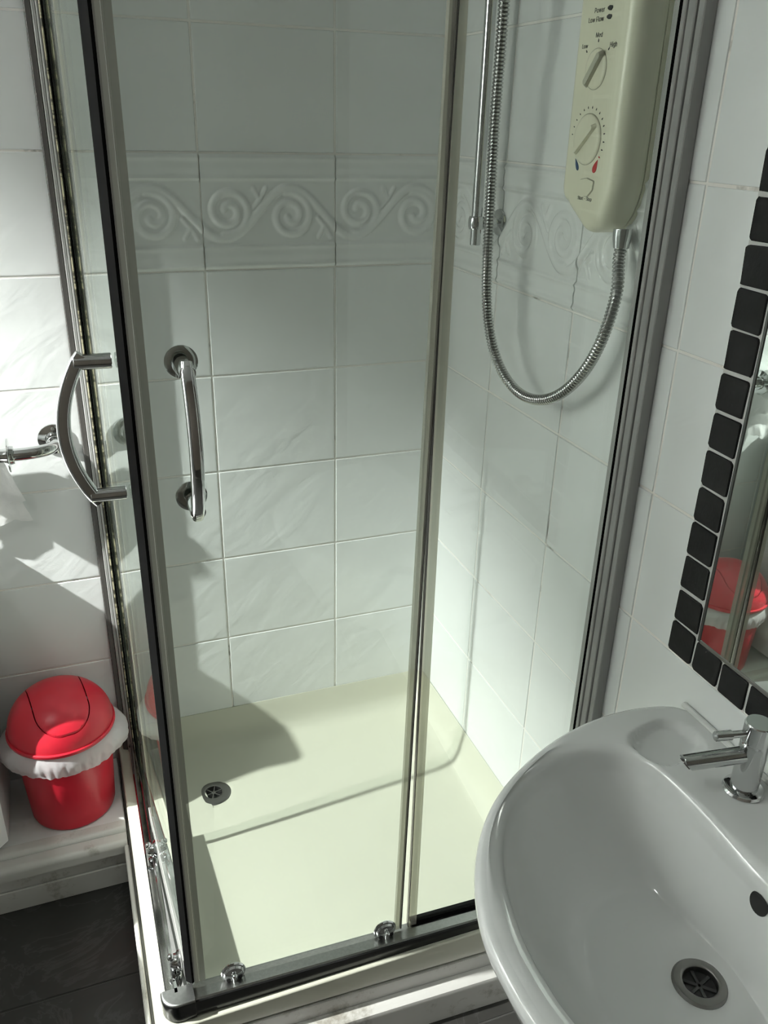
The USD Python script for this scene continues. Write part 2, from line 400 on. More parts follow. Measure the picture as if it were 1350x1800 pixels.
# --- boxed-in pipe ledge along the back wall, left of the shower
LZ = 0.125
ledge = thing('trim_1', kind='structure', loc=(-1.27, -0.12, 0), label='low white pipe boxing ledge with tiled top and moulded nosing under the red bin')
part(ledge, 'front_board', rbox(ROOM_X0 + .002, -0.748, -0.244, -0.228, 0.0, LZ - 0.008, 0.001), 'white_paint')
part(ledge, 'bottom_board', rbox(ROOM_X0 + .002, -0.748, -0.250, -0.2445, 0.0, 0.052, 0.0015), 'white_paint')
part(ledge, 'shelf_board', box(ROOM_X0 + .002, -0.748, -0.226, -0.005, 0.06, LZ - 0.0085), 'grout', smooth=False)
for xa, xb in ((ROOM_X0 + .002, -1.5), (-1.4985, -1.25), (-1.2485, -0.9995), (-0.998, -0.749)):
    part(ledge, 'ledge_tile', rbox(xa, xb, -0.205, -0.006, LZ - 0.008, LZ, 0.0012), 'tile_white', smooth=False)
def mould(y_in, y_out, ztop, zbot):
    n = 8; pts = [(y_in, zbot), (y_in, ztop)]
    for a in np.linspace(90, 0, n): pts.append((y_out + 0.012 - 0.012 * math.cos(math.radians(a)), ztop - 0.012 + 0.012 * math.sin(math.radians(a))))
    pts.append((y_out, zbot)); return pts
def along_x(pts, x0, x1):
    m = extrude(Polygon(pts), x1 - x0)      # pts = (y, z)
    return xform(m, [(0, 1, 0), (0, 0, 1), (1, 0, 0)], (x0, 0, 0))
part(ledge, 'nosing', along_x(mould(-0.2065, -0.234, LZ + 0.004, LZ - 0.010), ROOM_X0 + .002, -0.749), 'white_paint')
part(ledge, 'nosing', along_x(mould(-0.2345, -0.264, LZ - 0.003, LZ - 0.030), ROOM_X0 + .002, -0.749), 'white_paint')

# ================================================================== SHOWER TRAY
TX0, TY0 = -0.742, -0.699
FR = 0.030                                      # the front runs slightly off square: y falls towards the right wall
def fy(x, y): return y - FR * (x + 0.69)
RIM = 0.141
tray = thing('shower_tray', 'cream acrylic shower tray with round drain inside the glass enclosure', 'shower tray', loc=(-0.37, -0.36, 0))
N = 64
def tray_ring(x0, x1, y0, y1, r, z):
    """rounded rectangle (y0 = front, follows the skewed front)"""
    pts = []
    for cx, cy, a0 in ((x1 - r, y1 - r, 0), (x0 + r, y1 - r, 90), (x0 + r, y0 + r, 180), (x1 - r, y0 + r, 270)):
        for a in np.linspace(a0, a0 + 90, N // 4):
            pts.append((cx + r * math.cos(math.radians(a)), cy + r * math.sin(math.radians(a))))
    P = np.array(pts)
    t = (y1 - P[:, 1]) / (y1 - y0)
    P[:, 1] -= FR * (P[:, 0] + 0.69) * t
    zz = z if np.ndim(z) else np.full(len(P), z)
    return np.column_stack([P, zz])
def up(P):  # upstand against the two walls: rim height rises to 0.2 next to the walls
    back = np.clip((P[:, 1] + 0.030) / 0.026, 0, 1); right = np.clip((P[:, 0] + 0.030) / 0.026, 0, 1)
    return np.maximum(back, right)
rings = []
def add(x0, x1, y0, y1, r, z, lift=0.0):
    R = tray_ring(x0, x1, y0, y1, r, z)
    if lift: R[:, 2] += lift * up(R)
    rings.append(R)
e = 0.0045
add(TX0 + .004, -e, TY0 + .004, -e, 0.012, 0.10)
add(TX0, -e, TY0, -e, 0.014, 0.108)
add(TX0, -e, TY0, -e, 0.014, RIM - 0.005, 0.064)
add(TX0 + .002, -e, TY0 + .002, -e, 0.014, RIM - 0.002, 0.062)
add(TX0 + .005, -e - .001, TY0 + .005, -e - .001, 0.014, RIM, 0.061)
add(TX0 + .070, -e - .006, TY0 + .052, -e - .006, 0.03, RIM - 0.001, 0.050)
add(TX0 + .078, -e - .012, TY0 + .060, -e - .012, 0.04, RIM - 0.006, 0.028)
add(TX0 + .085, -e - .024, TY0 + .068, -e - .024, 0.05, RIM - 0.016, 0.012)
add(TX0 + .096, -e - .045, TY0 + .080, -e - .045, 0.055, RIM - 0.024, 0.0)
add(TX0 + .115, -e - .075, TY0 + .100, -e - .075, 0.06, RIM - 0.027)
DR = np.array([-0.560, -0.166])
c0 = np.array([-0.560, -0.168])
R9 = rings[-1]
for s, zz in ((0.75, 0.1125), (0.5, 0.1112), (0.25, 0.1095)):
    R = R9.copy(); R[:, :2] = c0 + (R9[:, :2] - c0) * s; R[:, 2] = zz; rings.append(R)
an = np.arctan2(R9[:, 1] - c0[1], R9[:, 0] - c0[0])
for rr, zz in ((0.047, 0.1085), (0.041, 0.1070), (0.034, 0.1060), (0.030, 0.0985)):
    rings.append(np.column_stack([c0[0] + rr * np.cos(an), c0[1] + rr * np.sin(an), np.full(len(an), zz)]))
n = len(R9); V = np.vstack(rings); F = []
for k in range(len(rings) - 1):
    for j in range(n):
        a, b, c, d = k * n + j, k * n + (j + 1) % n, (k + 1) * n + (j + 1) % n, (k + 1) * n + j
        F += [(a, b, c), (a, c, d)]
V = np.vstack([V, [[c0[0], c0[1], 0.0975], [-0.37, -0.36, 0.10]]])
for j in range(n):
    F.append(((len(rings) - 1) * n + j, (len(rings) - 1) * n + (j + 1) % n, len(V) - 2)); F.append(((j + 1) % n, j, len(V) - 1))
tr = trimesh.Trimesh(V, np.array(F), process=False); tr.fix_normals()
part(tray, 'tray_body', tr, 'tray_acrylic', smooth=60)
# drain: dull steel flange with a wheel grid
dz = 0.1070
dr = part(tray, 'drain_flange', lathe([(0.0185, dz - .007), (0.0185, dz + .0026), (0.022, dz + .0036), (0.033, dz + .0030), (0.037, dz + .0006), (0.037, dz - .001), (0.030, dz - .007), (0.0185, dz - .007)], 48, (c0[0], c0[1], 0)), 'steel_dull', label='dull metal drain flange with a wheel-shaped grid')
part(dr, 'drain_well', lathe([(0, dz - .006), (0.0188, dz - .006), (0.0188, dz - .007), (0, dz - .007)], 32, (c0[0], c0[1], 0)), 'dark_hole')
part(dr, 'grid_hub', lathe([(0, dz - .001), (0.0045, dz - .001), (0.0045, dz + .0018), (0.003, dz + .0024), (0, dz + .0024)], 24, (c0[0], c0[1], 0)), 'steel_dull')
for k in range(6):
    a = k * PI / 3 + 0.25
    d = np.array([math.cos(a), math.sin(a), 0]); q = np.array([c0[0], c0[1], dz + .0008])
    part(dr, 'grid_spoke', sweep([q + d * 0.003, q + d * 0.0188], rrect(0.0026, 0.0022, 0.0006, 3)), 'steel_dull')
# white plinth under the tray
pl = thing('tray_plinth', 'white boxed plinth with stepped mouldings under the shower tray', 'plinth', loc=(-0.37, -0.36, 0))
def front_strip(pts, x0, x1):
    """pts = (y, z) profile extruded along x, then skewed like the enclosure's front"""
    m = along_x(pts, x0, x1); m.vertices[:, 1] = fy(m.vertices[:, 0], m.vertices[:, 1]); return m
part(pl, 'front_panel', front_strip([(-0.690, 0.03), (-0.690, 0.0995), (-0.700, 0.0995), (-0.700, 0.03)], -0.742, -0.006), 'white_paint')
part(pl, 'front_skirting', front_strip([(-0.7005, 0.0), (-0.7005, 0.069), (-0.716, 0.069), (-0.724, 0.066), (-0.727, 0.058), (-0.727, 0.0)], -0.742, -0.006), 'white_paint')
part(pl, 'side_panel', rbox(-0.747, -0.735, -0.699, -0.006, 0.0, 0.0995, 0.0015), 'white_paint')
part(pl, 'side_moulding', rbox(-0.756, -0.7475, -0.722, -0.265, 0.0, 0.118, 0.002), 'white_paint')
core = box(-0.734, -0.006, -0.689, -0.006, 0.0, 0.094)
part(pl, 'core_block', core, 'white_paint', smooth=False)

# ================================================================== SHOWER ENCLOSURE
enc = thing('shower_enclosure', 'chrome framed corner shower enclosure with sliding glass doors', 'shower enclosure', loc=(-0.69, -0.66, RIM))
ZB, ZT = 0.178, 2.03                       # glass bottom / top rail
def lx(y): return -0.7045 - 0.0328 * (y + 0.03)   # left glazing line (runs slightly inwards)
# left: bottom and top rails
def along_y(pts, y0, y1):
    m = extrude(Polygon(pts), y1 - y0)      # pts = (x, z)
    return xform(m, [(1, 0, 0), (0, 0, 1), (0, 1, 0)], (0, y0, 0))
railL = [(-0.7205, RIM + .001), (-0.7205, 0.176), (-0.718, 0.179), (-0.708, 0.179), (-0.706, 0.1835), (-0.7015, 0.1835), (-0.700, 0.177), (-0.672, 0.172), (-0.670, 0.169), (-0.670, RIM + .001)]
part(enc, 'bottom_rail', along_y(railL, -0.668, -0.007), 'chrome', label='polished bottom rail of the left side')
railF = [(-0.648, RIM + .001), (-0.648, 0.168), (-0.6505, 0.1715), (-0.6640, 0.1745), (-0.6655, 0.1765), (-0.684, 0.1785), (-0.6865, 0.176), (-0.6865, 0.1475), (-0.684, 0.145), (-0.684, RIM + .001)]
part(enc, 'bottom_rail', front_strip(railF, -0.683, -0.007), 'aluminium', label='polished bottom rail of the front side')
part(enc, 'rail_face', front_strip([(-0.6870, 0.1445), (-0.6870, 0.1770), (-0.6890, 0.1755), (-0.6890, 0.1455)], -0.677, -0.007), 'black_polish', label='glossy black front face of the bottom rail')
part(enc, 'top_rail', rbox(-0.722, -0.668, -0.668, -0.006, ZT, ZT + 0.05, 0.004), 'aluminium')
tf = rbox(-0.683, -0.006, -0.690, -0.640, ZT, ZT + 0.05, 0.004); tf.vertices[:, 1] = fy(tf.vertices[:, 0], tf.vertices[:, 1])
part(enc, 'top_rail', tf, 'aluminium')
# corner connector: chrome cap with rounded outer corner
def corner(zlist, shrink):
    Vv, Ff = [], []
    for z, s in zip(zlist, shrink):
        x0, x1, y0, y1 = -0.7285 + s, -0.6775, -0.6925 + s, -0.660
        r = 0.026
        pts = [(x1, y1), (x0, y1)] + [(x0 + r - r * math.cos(a), y0 + r - r * math.sin(a)) for a in np.linspace(0, PI / 2, 12)] + [(x1, y0)]
        Vv.append([(x, y, z) for x, y in pts])
    n = len(Vv[0]); P = np.array(sum(Vv, []))
    for k in range(len(zlist) - 1):
        for j in range(n):
            a, b, c, d = k * n + j, k * n + (j + 1) % n, (k + 1) * n + (j + 1) % n, (k + 1) * n + j
            Ff += [(a, b, c), (a, c, d)]
    for j in range(1, n - 1):
        Ff += [(0, j + 1, j), ((len(zlist) - 1) * n, (len(zlist) - 1) * n + j, (len(zlist) - 1) * n + j + 1)]
    m = trimesh.Trimesh(P, np.array(Ff), process=False); m.fix_normals(); return m
cc = part(enc, 'corner_connector', corner([RIM + .001, RIM + .003, 0.177, 0.1795], [0.004, 0.001, 0.0, 0.0004]), 'black_polish', label='rounded glossy black corner connector of the bottom rails')
part(cc, 'corner_cap', corner([0.1796, 0.1815, 0.1835], [0.0004, 0.0012, 0.004]), 'aluminium', label='satin top plate of the corner connector')
part(cc, 'corner_foot', corner([RIM - .030, RIM - .028, RIM], [0.006, 0.004, 0.003]), 'chrome')
part(enc, 'corner_connector', corner([ZT - 0.002, ZT, ZT + 0.05, ZT + 0.052], [0.003, 0.0, 0.0, 0.003]), 'chrome')
# wall profile on the back wall (left side): stepped channel
def vbar(x0, x1, y0, y1, z0=ZB, z1=ZT, r=0.0012): return rbox(x0, x1, y0, y1, z0, z1, r)
wp = part(enc, 'wall_profile', vbar(-0.7325, -0.7225, -0.030, -0.005, 0.150), 'profile_dark', label='dark outer face of the wall profile')
part(wp, 'profile_step', vbar(-0.7222, -0.7160, -0.036, -0.005, 0.150), 'profile_grey')
part(wp, 'profile_step', vbar(-0.7157, -0.7115, -0.042, -0.005, 0.150), 'profile_grey')
part(wp, 'stained_seal', vbar(-0.7112, -0.7082, -0.044, -0.005, 0.150), 'seal_stained', label='cream sealing strip with black mould spots')
part(wp, 'inner_channel', vbar(-0.7078, -0.7045, -0.034, -0.005, 0.150), 'seal_black')
part(wp, 'profile_step', vbar(-0.698, -0.680, -0.034, -0.005, 0.150), 'aluminium')
# wall profile on the right wall (front side)
def vbar_f(x0, x1, y0, y1, z0=0.150, z1=ZT, r=0.0012):
    m = rbox(x0, x1, y0, y1, z0, z1, r); return m
wq = part(enc, 'wall_profile', vbar_f(-0.024, -0.0045, -0.7020, -0.6880), 'profile_grey', label='grey ribbed wall profile beside the mirror')
part(wq, 'profile_step', vbar_f(-0.022, -0.0045, -0.7150, -0.7035), 'profile_grey')
part(wq, 'profile_step', vbar_f(-0.026, -0.0045, -0.6870, -0.6795), 'seal_grey')
part(wq, 'profile_step', vbar_f(-0.024, -0.0045, -0.6750, -0.6620), 'profile_grey')
part(wq, 'seal_strip', vbar_f(-0.0275, -0.0045, -0.6790, -0.6755), 'seal_black')
# fixed panes
def quad_prism(P0, P1, th_vec, z0, z1):
    P0, P1, t = np.array(P0), np.array(P1), np.array(th_vec) / 2
    V = [(*(P0 - t), z0), (*(P1 - t), z0), (*(P1 + t), z0), (*(P0 + t), z0), (*(P0 - t), z1), (*(P1 - t), z1), (*(P1 + t), z1), (*(P0 + t), z1)]
    return trimesh.convex.convex_hull(np.array(V))
L0, L1, L2 = -0.036, -0.312, -0.648
def pl_(y, dx=0.0): return (lx(y) + dx, y)
fp = part(enc, 'fixed_pane', quad_prism(pl_(L0, .002), pl_(L1, .002), (0.004, 0), ZB + 0.004, ZT), 'glass', smooth=False)
part(fp, 'seal_strip', quad_prism(pl_(L1 + .0015, .000), pl_(L1 - .0060, .000), (0.0052, 0), ZB + 0.006, ZT), 'seal_cream', label='yellowed clear edge seal')
part(fp, 'bottom_channel', quad_prism(pl_(-0.007, -.001), pl_(L1 - 0.02, -.001), (0.011, 0), 0.177, 0.195), 'chrome')
part(fp, 'channel_end', quad_prism(pl_(L1 - 0.0205, -.003), pl_(L1 - 0.034, -.003), (0.012, 0), 0.177, 0.199), 'dark_metal')
FX0, FX1 = -0.300, -0.028
def fp_(x, dy=0.0): return (x, fy(x, -0.655) + dy)
gp = part(enc, 'fixed_pane', quad_prism(fp_(FX0), fp_(FX1), (0, 0.004), ZB - .002, ZT), 'glass', smooth=False)
part(gp, 'edge_profile', quad_prism(fp_(-0.3075, -.001), fp_(-0.2925, -.001), (0, 0.009), ZB - .002, ZT), 'seal_clear', label='greyish clear profile on the pane edge')
part(gp, 'edge_line', quad_prism(fp_(-0.3085, -.004), fp_(-0.3073, -.004), (0, 0.006), ZB - .002, ZT), 'dark_metal')
part(gp, 'bottom_gasket', quad_prism(fp_(FX0, .002), fp_(FX1, .002), (0, 0.012), 0.172, 0.1815), 'seal_black')
# sliding doors
sd = part(enc, 'sliding_door', quad_prism(pl_(L1 + 0.02, -.0035), pl_(L2, 0.0), (0.004, 0), ZB + 0.006, ZT), 'glass', smooth=False, label='left sliding glass door')
xs_ = lx(-0.65)
part(sd, 'bottom_strip', quad_prism(pl_(L1 + 0.02, -.0035), pl_(L2, 0.0), (0.0056, 0), ZB + 0.0062, 0.224), 'seal_grey')
part(sd, 'magnetic_seal', quad_prism((xs_ + .001, -0.649), (xs_ + .0095, -0.6575), (0.006, 0.004), ZB + .002, ZT), 'seal_black', label='black magnetic closing strip')
dd = -0.647
sf = part(enc, 'sliding_door', quad_prism(fp_(-0.664, -.004), fp_(-0.318, -.004), (0, 0.004), ZB + .004, ZT), 'glass', smooth=False, label='front sliding glass door')
part(sf, 'closing_profile', quad_prism((xs_ + .0102, -0.6560), (xs_ + .0175, -0.6562), (0, 0.009), ZB + .002, ZT), 'seal_smoke')
part(sf, 'closing_profile', quad_prism((xs_ + .0185, -0.6562), (xs_ + .0282, -0.6565), (0, 0.007), ZB + .002, ZT), 'seal_smoke')
def slant(xb, xt, w, y, th, m, name, lab=None):
    V = []
    for z, x in ((ZB + .001, xb), (ZT, xt)):
        for a, b in ((0, -th / 2), (w, -th / 2), (w, th / 2), (0, th / 2)): V.append((x + a, fy(x, y) + b, z))
    part(sf, name, trimesh.convex.convex_hull(np.array(V)), m, label=lab)
slant(-0.3325, -0.3090, 0.0095, -0.659, 0.008, 'seal_clear', 'edge_profile', 'greyish clear profile on the trailing edge')
slant(-0.3230, -0.2995, 0.0016, -0.660, 0.007, 'dark_metal', 'edge_line')

def bow_handle(parent, base0, base1, out, width, name='handle'):
    """mitred bow handle: two short posts joined by a shallow arc; out = unit vector away from the glass"""
    b0, b1, o = np.array(base0, float), np.array(base1, float), np.array(out, float)
    r = 0.0085
    sec = rrect(0.0165, 0.0150, 0.0050, 5)
    post = 0.040
    c0_, c1_ = b0 + o * post, b1 + o * post
    t = np.linspace(0, 1, 30)[:, None]
    arc = c0_ * (1 - t) + c1_ * t + o * (0.024 * (1 - (2 * t - 1) ** 2))
    dirn = (b1 - b0) / np.linalg.norm(b1 - b0)
    arc = np.vstack([arc[:1] - dirn * 0.009 - o * 0.006, arc, arc[-1:] + dirn * 0.009 - o * 0.006])
    rad = np.ones(len(arc)); rad[0] = rad[-1] = 0.86
    pcs = [cyl(b + o * 0.002, b + o * (post + 0.004), 0.0090) for b in (b0, b1)] + [sweep(arc, sec, rad, up=np.cross(dirn, o))]
    pcs += [lathe([(0, -.0075), (0.013, -.0075), (0.017, -.0055), (0.019, -.002), (0.019, 0.0), (0.016, 0.0015), (0.012, 0.0015), (0.0, 0.0015)], 40, b - o * 0.0065, o) for b in (b0, b1)]
    part(parent, name, trimesh.util.concatenate([tm(x) for x in pcs]), 'chrome', label='bowed chrome door handle with round washers')
bow_handle(sf, (-0.6175, fy(-0.6175, -0.661), 1.196), (-0.6175, fy(-0.6175, -0.661), 1.030), (0, -1, 0), 0)
hy = -0.606
bow_handle(sd, (lx(hy) - .0025, hy, 1.190), (lx(hy) - .0025, hy, 1.024), (-1, 0, 0), 0)
def clip_front(x):
    y = fy(x, -0.6625); z = 0.187
    pcs = [lathe([(0, 0), (0.020, 0), (0.0205, 0.002), (0.019, 0.004), (0.017, 0.0045), (0.015, 0.008), (0.009, 0.010), (0, 0.0105)], 36, (x, y + .001, z), (0, -1, 0)),
           trimesh.creation.icosphere(2, 0.0045).apply_translation([x, y - 0.0135, z + 0.005]), cyl((x, y - .009, z + .002), (x, y - .011, z - .010), 0.0028)]
    part(sf, 'runner_clip', trimesh.util.concatenate([tm(q) for q in pcs]), 'chrome', label='round chrome door runner')
    for q in (-1, 1):
        part(sf, 'runner_hole', cyl((x + q * 0.0095, y - .0065, z - .005), (x + q * 0.0095, y - 0.0095, z - .005), 0.0040), 'dark_hole', label='dark screw hole of a door runner')
clip_front(-0.612); clip_front(-0.352)
def clip_left(y):
    x = lx(y) - 0.0035; z = 0.196
    pcs = [lathe([(0, 0), (0.016, 0), (0.017, 0.002), (0.0155, 0.005), (0.013, 0.007), (0.012, 0.014), (0.009, 0.018), (0, 0.0185)], 32, (x, y, z), (-1, 0, 0)),
           trimesh.creation.icosphere(2, 0.0060).apply_translation([x - 0.016, y, z + 0.012]), rbox(x - .010, x - .001, y - .007, y + .007, z - .018, z - .004, .0015)]
    part(sd, 'runner_clip', trimesh.util.concatenate([tm(q) for q in pcs]), 'chrome', label='round chrome door runner')
clip_left(-0.372); clip_left(-0.622)

# ================================================================== ELECTRIC SHOWER
UX = -0.056
unit = thing('electric_shower', 'cream electric shower unit with two dials on the shower wall', 'electric shower', loc=(-0.004, -0.565, 1.31))
def unit_outline():
    y0, y1, zt, zb = -0.636, -0.502, 1.72, 1.318
    pts = [(y1, zt), (y0, zt), (y0, 1.398)]
    for a in np.linspace(0, 90, 12)[1:]:
        pts.append((y0 + 0.050 * (1 - math.cos(math.radians(a))), 1.398 - 0.080 * math.sin(math.radians(a))))
    pts += [(y0 + .056, 1.3155), (-0.570, 1.3165), (y1 + -0.024, 1.343)]
    for a in np.linspace(0, 75, 8): pts.append((y1 - 0.020 * (1 - math.sin(math.radians(a))), 1.376 - 0.028 * math.cos(math.radians(a))))
    return Polygon(pts)
up0 = unit_outline().buffer(-0.016, quad_segs=16).buffer(0.016, quad_segs=16)
def ring_by_angle(poly, c, n):
    out = []
    for a in np.arange(n) * 2 * PI / n:
        ray = LineString([c, (c[0] + 3 * math.cos(a), c[1] + 3 * math.sin(a))])
        g = ray.intersection(poly.exterior); g = g if g.geom_type == 'Point' else max(g.geoms, key=lambda q: q.distance(Point(c)))
        out.append((g.x, g.y))
    return np.array(out)
def loft_yz(levels, c, n=260):
    """levels: (polygon in (y,z), x)"""
    R = [ring_by_angle(p, c, n) for p, x in levels]
    V = np.vstack([np.column_stack([np.full(n, x), r]) for r, (p, x) in zip(R, levels)]); F = []
    for k in range(len(levels) - 1):
        for j in range(n):
            a, b, c_, d = k * n + j, k * n + (j + 1) % n, (k + 1) * n + (j + 1) % n, (k + 1) * n + j
            F += [(a, b, c_), (a, c_, d)]
    V = np.vstack([V, [(levels[0][1], *c), (levels[-1][1], *c)]])
    for j in range(n):
        F += [((j + 1) % n, j, len(V) - 2), ((len(levels) - 1) * n + j, (len(levels) - 1) * n + (j + 1) % n, len(V) - 1)]
    m = trimesh.Trimesh(V, np.array(F), process=False); m.fix_normals(); return m
cU = (-0.569, 1.46)
back = loft_yz([(up0, -0.004), (up0, -0.010)], cU)
part(unit, 'back_plate', back, 'unit_plastic', smooth=40)
lv = [(up0.buffer(-0.0012), -0.0105), (up0.buffer(-0.0004), -0.013)]
for t in np.linspace(0, 1, 12):
    a = t * PI / 2
    lv.append((up0.buffer(-0.0004 - 0.017 * (1 - math.cos(a))), -0.034 - (abs(UX) - 0.034) * math.sin(a)))
part(unit, 'cover', loft_yz(lv, cU), 'unit_plastic', smooth=60)
AX = [(0, -1, 0), (0, 0, 1), (-1, 0, 0)]      # text x -> -y, y -> z, z -> towards the room
def on_unit(mesh2d, y, z, lift=0.0): return xform(mesh2d, AX, (UX - lift, y, z))
def label_text(t, h, yc, z, name='lettering'):
    m = meshkit.text_mesh(t, h, 0.0003); w = m.bounds[1, 0] - m.bounds[0, 0]
    part(unit, name, on_unit(m, yc + w / 2 + m.bounds[0, 0], z), 'print_dark', smooth=False)
label_text('Power', 0.0056, -0.5575, 1.5785)
label_text('Low Flow', 0.0056, -0.5515, 1.5685)
label_text('Med', 0.0054, -0.5625, 1.5510)
label_text('Low', 0.0050, -0.5325, 1.5400)
label_text('High', 0.0054, -0.5965, 1.5385)
label_text('Start - Stop', 0.0045, -0.5720, 1.3575)
def drop(w, h):  # leaf / drop outline
    t = np.linspace(0, 2 * PI, 28, endpoint=False)
    return Polygon(np.column_stack([w * np.sin(t) * np.abs(np.sin(t / 2)) ** 1.2, h * np.cos(t)]))
for zc in (1.5815, 1.5720):
    d = extrude(Polygon([(-.0052, .0012), (-.001, .003), (.0045, .0022), (.0055, 0), (.003, -.0028), (-.001, -.0026), (-.005, -.0008)]), 0.0008)
    part(unit, 'indicator_light', on_unit(d, -0.5805, zc), 'print_dark', smooth=False)
for y, z, a in ((-0.5625, 1.5475, 0), (-0.5375, 1.5365, 0.7), (-0.588, 1.5370, -0.7)):
    d = extrude(drop(0.0014, 0.0022), 0.0003); d.apply_transform(trimesh.transformations.rotation_matrix(a, [0, 0, 1]))
    part(unit, 'scale_mark', on_unit(d, y, z), 'print_dark', smooth=False)
def knob(name, yc, zc, r, grip_ang, grip_len, grip_w, gm, h=0.006, lab=None):
    k = part(unit, name, lathe([(0, 0), (r, 0), (r, 0.0006), (r - .0005, h * .5), (r - .0025, h * .9), (r - .006, h), (0, h)], 56, (UX + .0003, yc, zc), (-1, 0, 0)), 'unit_plastic', smooth=40, label=lab)
    part(k, 'knob_gap', lathe([(r + .0001, 0), (r + .0007, 0), (r + .0007, .0004), (r + .0001, .0005), (r + .0001, 0)], 56, (UX - .0001, yc, zc), (-1, 0, 0)), 'unit_grip')
    g = np.array([math.cos(grip_ang), math.sin(grip_ang)])
    a, b = -g * grip_len / 2, g * grip_len / 2
    bar = LineString([a, b]).buffer(grip_w / 2, quad_segs=6)
    m = extrude(bar, 0.0055); 
    top = m.vertices[:, 2] > 0.004
    m.vertices[top, :2] *= 0.86
    part(k, 'grip', on_unit(m, yc, zc, h - .0005), gm, smooth=40)
knob('power_dial', -0.5635, 1.5150, 0.0235, math.radians(50), 0.043, 0.009, 'unit_grip', 0.003, 'round power dial with a grey grip')
knob('temperature_dial', -0.5625, 1.4325, 0.0310, math.radians(40), 0.050, 0.007, 'unit_plastic', 0.0038, 'round temperature dial with raised grip')
for k in range(15):
    a = math.radians(172 - k * 14.6)
    d = extrude(drop(0.0010 + 0.0003 * (k / 14), 0.0014 + 0.0006 * (k / 14)), 0.0003)
    d.apply_transform(trimesh.transformations.rotation_matrix(a - PI / 2, [0, 0, 1]))
    part(unit, 'scale_dot', on_unit(d, -0.5625 - 0.0385 * math.cos(a), 1.4325 + 0.0385 * math.sin(a)), 'print_red' if k == 14 else 'print_dark', smooth=False)
d = extrude(drop(0.0042, 0.0085), 0.0004); d.apply_transform(trimesh.transformations.rotation_matrix(0.55, [0, 0, 1]))
part(unit, 'cold_mark', on_unit(d, -0.5435, 1.4010), 'print_blue', smooth=False, label='blue drop mark')
d = extrude(drop(0.0060, 0.0090), 0.0004); d.apply_transform(trimesh.transformations.rotation_matrix(-0.45, [0, 0, 1]))
part(unit, 'hot_mark', on_unit(d, -0.5885, 1.4010), 'print_red', smooth=False, label='red drop mark')
sh = Polygon([(-.014, .006), (0, .0085), (.014, .006), (.013, -.002), (.004, -.0095), (-.002, -.0095), (-.012, -.003)]).buffer(0.002)
part(unit, 'button_gap', on_unit(extrude(sh.buffer(0.0011), 0.0005), -0.5735, 1.3745), 'unit_grip', smooth=False)
part(unit, 'start_button', on_unit(extrude(sh, 0.0016), -0.5735, 1.3745), 'unit_plastic', smooth=False)
part(unit, 'outlet_nut', lathe([(0, 0), (0.0125, 0), (0.013, .001), (0.0125, .012), (0.0105, .0245), (0.0095, .0255), (0, .0255)], 32, (-0.024, -0.6225, 1.326), (0.0, -0.06, -1)), 'chrome', label='tapered chrome hose outlet')

# ================================================================== HOSE, RISER RAIL, HAND SHOWER
HP = [(-0.024, -0.6240, 1.3005), (-0.026, -0.6260, 1.282), (-0.030, -0.636, 1.256), (-0.034, -0.636, 1.218), (-0.038, -0.627, 1.177), (-0.042, -0.607, 1.135), (-0.046, -0.573, 1.095), (-0.05, -0.513, 1.059), (-0.055, -0.445, 1.051), (-0.06, -0.391, 1.073), (-0.065, -0.356, 1.115), (-0.07, -0.338, 1.179), (-0.075, -0.338, 1.252), (-0.079, -0.34, 1.357), (-0.083, -0.345, 1.462), (-0.086, -0.353, 1.552), (-0.09, -0.36, 1.65), (-0.092, -0.352, 1.76), (-0.090, -0.315, 1.87), (-0.086, -0.27, 1.945)]
hose = thing('shower_hose', 'ribbed chrome shower hose hanging in a loop below the cream unit', 'shower hose', loc=HP[0])
P0, L = spline(HP, 100)
NR = int(L / 0.0052)
Pn, _ = spline(HP, NR * 4 + 1)
rad = np.array([0.0060, 0.0082, 0.0087, 0.0082] * NR + [0.0060])
part(hose, 'ribbed_tube', sweep(Pn, circ(1.0, 14), rad), 'hose_chrome', smooth=25)
rail = thing('riser_rail', 'chrome shower riser rail standing off the right shower wall', 'shower rail', loc=(-0.05, -0.24, 1.255))
part(rail, 'tube', cyl((-0.05, -0.2395, 1.256), (-0.05, -0.2395, 2.10), 0.0092, n=32, ch=.001), 'chrome')
for z in (1.293, 2.06):
    b = part(rail, 'bracket', lathe([(0, 0), (0.0215, 0), (0.0225, .001), (0.0215, .004), (0.017, .006), (0.009, .009), (0.0075, .014), (0.0075, .040), (0, .040)], 40, (-0.0045, -0.2395, z), (-1, 0, 0)), 'chrome', label='round chrome wall bracket')
    part(b, 'collar', lathe([(0.0094, -.011), (0.0125, -.0105), (0.0140, -.006), (0.0145, 0), (0.0140, .006), (0.0125, .0105), (0.0094, .011), (0.0094, -.011)], 36, (-0.05, -0.2395, z)), 'chrome')
hs = thing('hand_shower', 'chrome hand shower held on the riser rail above the hose', 'hand shower', loc=(-0.085, -0.255, 1.95))
part(hs, 'handle', cyl((-0.086, -0.268, 1.948), (-0.15, -0.25, 2.13), 0.010, 0.012), 'chrome')
part(hs, 'spray_head', lathe([(0, 0), (0.012, 0), (0.036, .018), (0.04, .026), (0.038, .03), (0, .03)], 40, (-0.145, -0.25, 2.14), (-0.8, 0, -0.6)), 'chrome')
part(hs, 'holder', rbox(-0.10, -0.062, -0.262, -0.225, 1.955, 1.985, .004), 'chrome')

